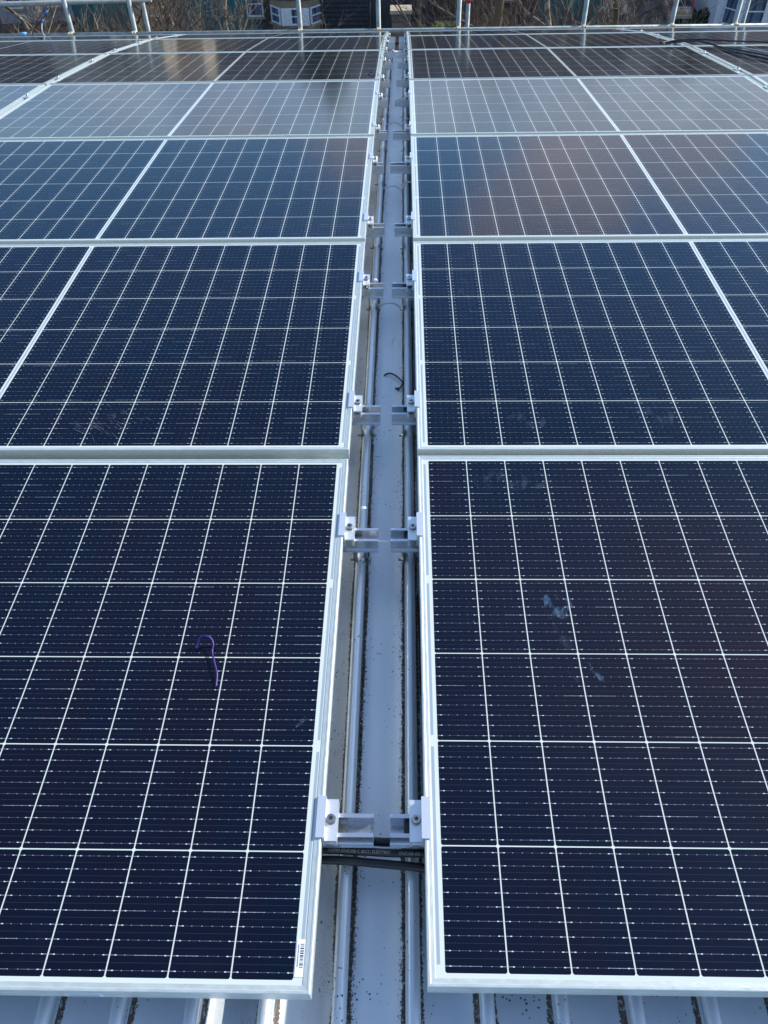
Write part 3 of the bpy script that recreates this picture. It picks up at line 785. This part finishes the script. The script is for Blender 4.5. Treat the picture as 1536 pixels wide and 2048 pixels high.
# house seen left of the middle: low in the dip, its bay window just above the scaffold tube
q = at(592, 55, 60)
hA = house('dark slate house left of the middle with a white framed bay window', q.x, 61.2, 8.5, 8, 5.6, DBRICK, 0, .45, bay=0., nwin=3, low=True)
q = at(1500, 40, 64)
hB = house('white rendered house at the far right with blue-grey windows', at(1434, 40, 60.5).x+4.5, 60.8, 9, 8, 5.8, WHITEP, rad(-4), 0, bay=-2.3, nwin=3)
for i, (px, Y, w, lab) in enumerate(((110, 66, 8, 'grey house behind the twigs at far left'), (1010, 66, 9, 'dark slate house behind the bare tree right of the middle'))):
    q = at(px, 30, Y); house(lab, q.x, Y, w, 8, 5.6, (mat('grey_render', (.3, .31, .34), .8), DBRICK)[i], rad(6-8*i), 0)
# villas up the slope: their sunlit stone gables show only as tan streaks in the panels
for i, (az, Y, w, h, dd) in enumerate(((-19.0, 92, 2.3, 7.5, 5), (-17.1, 95, 2.2, 8, 5), (-14.5, 93, 1.9, 8, 5), (-12.1, 97, 2.0, 8, 5), (9.8, 84, 4., 6, 5), (4, 104, 8, 6, 6), (16, 108, 9, 6.5, 6))):
    x = math.tan(rad(az))*Y
    lab = ['narrow tan stone villa on the slope, leftmost of the stone villas', 'narrow tan stone villa on the slope, second from the left', 'narrow tan stone villa on the slope, third from the left', 'narrow tan stone villa on the slope, rightmost of the four narrow ones',
           'ochre stone villa at the foot of the slope, right of the middle', 'wide stone villa high on the slope, near the middle', 'widest stone villa high on the slope, towards the right'][i]
    house(lab, x, Y, w, dd, h+(5.5 if i < 4 else 1.5), TANST if i < 5 else DBRICK, rad(64 if i < 5 else 20), gh(x, Y)-.2, nwin=1 if w < 4.5 else 3, group='villas on the slope behind', door=False)

# dark timber garage with slatted doors
q = at(690, 55, 61)
e = thing('garage', 'dark slatted timber garage beside the bay window', 'garage', (q.x, 61, .2))
bm = bmesh.new(); prism(bm, [(0, 0), (5, 0), (5, 2.6), (0, 3.3)], -1.75, 1.75, 0); link('wall', bm, mat('black_timber', (.022, .022, .026), .8, 0, (.014, .014, .017), 4), e)
bm = bmesh.new()
for k in range(11): box(bm, -1.7, 1.7, -.05-.004*(k % 2), -.003, .1+k*.27, .1+k*.27+.2)
link('slatted_door', bm, mat('dark_slats', (.035, .042, .055), .7, 0, (.02, .022, .03), 6), e)
bm = bmesh.new(); prism(bm, [(-.3, 3.345), (5.2, 2.58), (5.2, 2.7), (-.3, 3.46)], -1.9, 1.9, 0); link('roof', bm, SLATE, e)
# stone gate pier
q = at(802, 52, 60)
e = thing('gate_pier', 'square stone gate pier with a lit flat cap in the middle of the background', 'gate pier', (q.x, 60, 0))
zc = at(802, 20, 60).z
bm = bmesh.new(); box(bm, -.62, .62, 0, 1.1, -.1, zc-.75, bev=.03); link('shaft', bm, mat('brown_brick', (.30, .20, .14), .9, 0, (.20, .14, .10), 2.5, bump=.3), e)
bm = bmesh.new(); box(bm, -.64, .64, -.02, 1.12, zc-.745, zc-.24, bev=.03); link('upper_block', bm, mat('dark_stone', (.12, .10, .08), .9, 0, (.2, .17, .13), 2.5), e)
bm = bmesh.new(); box(bm, -.74, .74, -.12, 1.22, zc-.235, zc, bev=.04); link('cap', bm, mat('pale_capstone', (.55, .45, .32), .85), e)
# teal fence hoardings and garage
TEAL = mat('teal_boards', (.012, .15, .15), .7, 0, (.008, .10, .105), 1.5, stretch=(6, 6, .4))
for px0, px1, Y, zt, lab in ((150, 262, 58, 4.4, 'teal board fence behind the twigs, leftmost'), (352, 522, 61, 3.6, 'long teal board fence left of the bay window'), (1075, 1205, 60, 3.6, 'teal board fence behind the bare trunks right of the middle')):
    a_ = at(px0, 30, Y); b2 = at(px1, 30, Y); w = b2.x-a_.x
    e = thing('board_fence', lab, 'fence', ((a_.x+b2.x)/2, Y, 0), (0, 0, rad(4)), 'teal board fences behind the trees')
    bm = bmesh.new(); nb = int(w/.22)
    for k in range(nb): box(bm, -w/2+k*w/nb, -w/2+(k+.94)*w/nb, 0, .03+.012*(k % 2), .05, zt+random.uniform(-.06, .06))
    link('boards', bm, TEAL, e)
    for k in range(int(w/1.8)+2):
        bm = bmesh.new(); x = -w/2+k*w/(int(w/1.8)+1); box(bm, x-.05, x+.05, .046, .14, 0, zt-.1); link('post', bm, STICK, e)
q = at(1402, 25, 68)
e = thing('garage', 'small garage with a plain teal door behind the car', 'garage', (q.x, 68, 0), (0, 0, rad(-5)))
bm = bmesh.new(); prism(bm, [(0, 0), (5, 0), (5, 2.7), (0, 2.7)], -1.6, 1.6, 0); link('wall', bm, DBRICK, e)
bm = bmesh.new(); box(bm, -1.2, .8, -.08, -.003, 0, 2.15); link('door', bm, mat('teal_paint', (.02, .2, .18), .5), e)
bm = bmesh.new(); box(bm, -1.75, 1.75, -.2, 5.2, 2.704, 2.84); link('roof', bm, SLATE, e)

# ------------------------------------------------------------------ parked car, rear towards us
CPAINT = mat('champagne_paint', (.42, .37, .31), .35, .35, (.38, .335, .285), 3)
q = at(1356, 49, 63.3)
car = thing('parked_car', 'beige hatchback parked on the drive, rear window and red tail lamps showing', 'car', (q.x, q.y, 0.01), (0, 0, rad(-6)))
def loft(name, secs, m, par):
    """secs: (y, half-width bottom, half-width top, z0, z1)"""
    bm = bmesh.new(); rings = []
    for y, wb, wt, z0_, z1_ in secs:
        r = .12
        ring = [(-wb, z0_), (-wb*1.02, (z0_+z1_)/2), (-wt, z1_-r*.6), (-wt+r, z1_), (wt-r, z1_), (wt, z1_-r*.6), (wb*1.02, (z0_+z1_)/2), (wb, z0_)]
        rings.append([bm.verts.new((p[0], y, p[1])) for p in ring])
    for A, B in zip(rings, rings[1:]):
        for i in range(8): bm.faces.new((A[i], A[(i+1) % 8], B[(i+1) % 8], B[i]))
    bm.faces.new(rings[0]); bm.faces.new(rings[-1][::-1]); bmesh.ops.recalc_face_normals(bm, faces=bm.faces)
    return link(name, bm, m, par, True)
loft('body', [(0, .74, .70, .45, .85), (.05, .84, .82, .28, 1.0), (.6, .87, .85, .22, 1.0), (2.6, .87, .84, .22, .98), (3.6, .86, .76, .24, .86), (4.1, .78, .66, .3, .7)], CPAINT, car)
loft('cabin', [(.03, .80, .74, .96, 1.02), (.30, .78, .64, .98, 1.42), (.75, .78, .61, .98, 1.5), (2.0, .78, .60, .96, 1.5), (2.9, .78, .62, .93, 1.0)], CPAINT, car)
CG = mat('car_glass', (.012, .016, .02), .1)
bm = bmesh.new(); A = [bm.verts.new(p) for p in ((-.66, .05, 1.05), (.66, .05, 1.05), (.56, .27, 1.40), (-.56, .27, 1.40))]
f = bm.faces.new(A); r = bmesh.ops.extrude_face_region(bm, geom=[f])
for v in r['geom']:
    if isinstance(v, bmesh.types.BMVert): v.co += Vector((0, -.035, .012))
bmesh.ops.recalc_face_normals(bm, faces=bm.faces); link('rear_window', bm, CG, car)
bm = bmesh.new()
for s in (-1, 1): prism(bm, [(.5, 1.03), (2.6, 1.03), (2.05, 1.42), (.75, 1.42)], s*.70, s*.775, 0)
link('side_windows', bm, CG, car)
TL = mat('red_lens', (.5, .02, .025), .25)
for s in (-1, 1):
    bm = bmesh.new(); prism(bm, [(-.02, .80), (.12, .80), (.34, 1.38), (.22, 1.36), (.0, 1.02)], s*.665, s*.80, 0); link('tail_light', bm, TL, car)
bm = bmesh.new(); box(bm, -.27, .27, -.035, -.003, .62, .74); link('number_plate', bm, mat('yellow_plate', (.62, .42, .06), .5), car)
bm = bmesh.new(); box(bm, -.84, .84, -.07, .3, .32, .56, bev=.05); link('bumper', bm, CPAINT, car)
bm = bmesh.new(); tube(bm, [(0, -.03, .93), (0, .02, .93)], .07, 14); link('badge', bm, STEEL, car)
TY = mat('tyre_rubber', (.015, .015, .015), .9)
for x in (-.78, .78):
    for y in (.75, 3.25):
        bm = bmesh.new(); tube(bm, [(x-.1, y, .31), (x+.1, y, .31)], .31, 20); w_ = link('wheel', bm, TY, car)
        bm = bmesh.new(); tube(bm, [(x-.11, y, .31), (x+.11, y, .31)], .19, 14); link('rim', bm, STEEL, w_)

# ------------------------------------------------------------------ bare trees and shrubs
BARK1 = mat('mossy_bark', (.15, .12, .07), .95, 0, (.10, .10, .045), 6, bump=.4)
TWIG = mat('bare_twigs', (.17, .12, .085), .95, 0, (.035, .025, .018), 3)
TWIGP = mat('pale_twigs', (.36, .285, .2), .95, 0, (.08, .06, .04), 3)
def limb(bm, p, d, L, r, depth, rng, n=4, seg=4, spread=.9, up=.15):
    pts = [Vector(p)]; rs = [r]; d = Vector(d).normalized()
    for i in range(seg):
        d = (d+Vector((rng.uniform(-1, 1), rng.uniform(-1, 1), rng.uniform(-.7, 1)))*.22+Vector((0, 0, up*.3))).normalized()
        pts.append(pts[-1]+d*L/seg); rs.append(r*(1-.65*(i+1)/seg))
    tube(bm, pts, rs, n, cap=False)
    if depth > 0:
        k = rng.randint(3, 5)
        for j in range(k):
            i = rng.randint(1, seg); q = pts[i]
            dd = (d+Vector((rng.uniform(-1, 1), rng.uniform(-1, 1), rng.uniform(-.5, .9)))*spread).normalized()
            limb(bm, q, dd, L*rng.uniform(.45, .75), max(rs[i]*.7, .009), depth-1, rng, 3 if depth < 3 else 4, 3, spread, up)
def bare_tree(x, y, H, r, seed, label, bark, twig, first=.35, group='bare winter trees between hall and houses'):
    rng = random.Random(seed); e = thing('bare_tree', label, 'tree', (x, y, gh(x, y)), (0, 0, 0), group)
    bm = bmesh.new(); pts = [Vector((0, 0, -.3))]; rs = [r*1.25]; n = 10
    for i in range(n):
        t = (i+1)/n; pts.append(Vector((rng.uniform(-1, 1)*H*.012*i**.5, rng.uniform(-1, 1)*H*.012*i**.5, H*.85*t))); rs.append(r*(1-.8*t))
    tube(bm, spline(pts, 3), [r*1.25*(1-.8*i/30) for i in range(31)], 10, cap=False); link('trunk', bm, bark, e)
    bm = bmesh.new(); sp = spline(pts, 3)
    for k in range(17):
        t = first+(1-first)*k/16.5; q = sp[int(t*30)]; a = rng.uniform(0, 2*PI)
        limb(bm, q, (math.cos(a), math.sin(a), rng.uniform(.1, .8)), H*.30*(1.15-.7*t), r*.42*(1.1-t*.7), 3, rng)
    link('crown', bm, twig, e)
    return e
TREES = [(262, 30, 11.5, .27, 'mossy barked bare tree standing behind the left scaffold uprights', BARK1, TWIG), (985, 33, 20, .21, 'dark twin bare tree behind the gap, its left trunk', STICK, TWIG), (1095, 36, 19, .15, 'slim pale bare tree right of the dark trunk', TWIGP, TWIGP),
         (20, 27, 13, .16, 'bare tree with tan bark at the far left edge', TWIGP, TWIGP), (325, 42, 12, .17, 'bare tree with a pale peeling trunk left of the teal fence', TWIGP, TWIG), (838, 63.5, 14, .17, 'bare tree behind the stone gate pier', TWIGP, TWIG), (1235, 43, 17, .16, 'bare tree between the teal fence and the car', STICK, TWIG),
         (460, 47, 12, .13, 'thin bare tree in front of the long teal fence', TWIGP, TWIGP)]
for i, (px, Y, H, r, lab, bk, tw) in enumerate(TREES):
    q = at(px, 25, Y); bare_tree(q.x, Y, H, r, 40+i, lab, bk, tw, .25)
# shrubs: one clump per kind, copied
def shrub_mesh(seed, H, nst, m):
    rng = random.Random(seed); bm = bmesh.new()
    for k in range(nst):
        a = rng.uniform(0, 2*PI); rr = rng.uniform(0, H*.35)
        limb(bm, (rr*math.cos(a), rr*math.sin(a), 0), (math.cos(a)*.7, math.sin(a)*.7, rng.uniform(.5, 1.2)), H*rng.uniform(.6, 1), .034, 2, rng, 3, 4, .9, .0)
    me = bpy.data.meshes.new('bare_shrub'); bm.to_mesh(me); bm.free(); me.materials.append(m); return me
SM = [shrub_mesh(100+k, 2.7, 22, (TWIG, TWIGP, mat('red_brown_twigs', (.15, .075, .05), .95, 0, (.09, .05, .035), 3))[k % 3]) for k in range(6)]
SHR = []
rng = random.Random(11)
spots = [(px, Y) for px in (15, 60, 105, 165, 215, 300, 345, 395, 440, 490) for Y in (52, 56)]+[(px, Y) for px in (915, 960, 1015, 1060, 1105, 1150, 1200, 1245) for Y in (52, 57)]+[(515, 63), (1268, 53)]
for i, (px, Y) in enumerate(spots):
    Y += rng.uniform(-1.5, 1.5); q = at(px+rng.uniform(-14, 14), 40, Y)
    o = bpy.data.objects.new('bare_shrub', SM[i % 6]); COL.objects.link(o); o.location = (q.x, Y, gh(q.x, Y)); o.rotation_euler = (0, 0, rng.uniform(0, 6)); s = rng.uniform(.85, 1.2)*(.72 if (145 < spots[i][0] < 250 or 380 < spots[i][0] < 500 or 1090 < spots[i][0] < 1210) else 1); o.scale = (s, s, s*rng.uniform(.9, 1.15))
    left = px < 700
    tag(o, 'bare brown twiggy shrub in the %s thicket beyond the scaffold' % ('left' if left else 'right'), 'shrub', 'bare shrubs of the %s thicket' % ('left' if left else 'right'))
# yellow-green clipped bush and dark evergreens
def leaf_blob(name, x, y, z, rx, ry, rzz, n, m, label, cat, seed, trunk=0., leaf=.09):
    rng = random.Random(seed); e = thing(name, label, cat, (x, y, gh(x, y)))
    bm = bmesh.new(); lumps = [(rng.uniform(-.6, .6)*rx, rng.uniform(-.6, .6)*ry, z+rng.uniform(-.75, .7)*rzz, rng.uniform(.3, .55)) for _ in range(16)]
    for k in range(n):
        c = rng.choice(lumps); v = Vector((rng.gauss(0, 1), rng.gauss(0, 1), rng.gauss(0, 1))).normalized()*rng.uniform(.55, 1.08)
        tp = 1-.55*max(0, (c[2]-z)/rzz) if trunk else 1
        p = Vector((c[0]*tp+v.x*rx*c[3]*tp, c[1]*tp+v.y*ry*c[3]*tp, c[2]+v.z*rzz*c[3]*.8)); 
        a = Vector((rng.gauss(0, 1), rng.gauss(0, 1), rng.gauss(0, 1))).normalized(); b = a.orthogonal().normalized(); s = leaf*rng.uniform(.6, 1.4)
        bm.faces.new([bm.verts.new(p+a*s), bm.verts.new(p+b*s*.5), bm.verts.new(p-a*s), bm.verts.new(p-b*s*.5)])
    link('foliage' if not trunk else 'crown', bm, m, e)
    bm = bmesh.new(); tube(bm, [(0, 0, -.2), (0, 0, max(z, .5))], [trunk or .08, (trunk or .08)*.5], 8); link('trunk' if trunk else 'stem', bm, BARK1, e)
    return e
EVG = mat('evergreen_leaves', (.020, .035, .018), .8, 0, (.032, .052, .022), 1.5)
YG = mat('yellow_green_leaves', (.22, .22, .05), .8, 0, (.13, .15, .04), 4)
q = at(895, 48, 54); leaf_blob('bush', q.x, 54, q.z-.35, 1.0, .8, .55, 1600, YG, 'yellow-green bush behind the scaffold right of the gate pier', 'bush', 5)
q = at(1418, 30, 63); leaf_blob('bush', q.x, 63, .5, .8, .7, .5, 1500, EVG, 'dark green bush beside the white house', 'bush', 6)
leaf_blob('evergreen_tree', -6.9, 80, 15.5, 3.4, 3.0, 8.2, 2600, EVG, 'tall dark evergreen tree behind the houses left of the middle', 'tree', 7, .4, .34)
leaf_blob('evergreen_tree', 33, 104, 15, 5, 5, 4, 5000, EVG, 'broad dark evergreen tree on the slope at far right', 'tree', 8, .5, .4)
for i, (x, y, H, lab) in enumerate(((-46, 90, 12, 'bare tree high on the slope, far left of the villas'), (-13, 112, 11, 'bare tree on the slope behind the middle villas'), (22, 96, 9, 'bare tree on the slope right of the wide villa'))):
    bare_tree(x, y, H, .2, 70+i, lab, STICK, TWIG, .25, 'bare trees on the slope')
# the wood that closes the slope: one mass
rng = random.Random(21); bm = bmesh.new()
for k in range(9000):
    x = rng.uniform(-150, 150); y = rng.uniform(150, 195); p = Vector((x, y, gh(x, y)+rng.uniform(0, 4.0+1.2*math.sin(x*.13)+.8*math.sin(x*.41))))
    a = Vector((rng.gauss(0, 1), rng.gauss(0, 1), rng.gauss(0, 1))).normalized(); b = a.orthogonal().normalized(); s = rng.uniform(.5, 1.2)
    bm.faces.new([bm.verts.new(p+a*s), bm.verts.new(p+b*s*.5), bm.verts.new(p-a*s), bm.verts.new(p-b*s*.5)])
tag(link('distant_wood', bm, mat('winter_wood', (.026, .021, .017), .95, 0, (.016, .018, .011), .3)), kind='stuff')
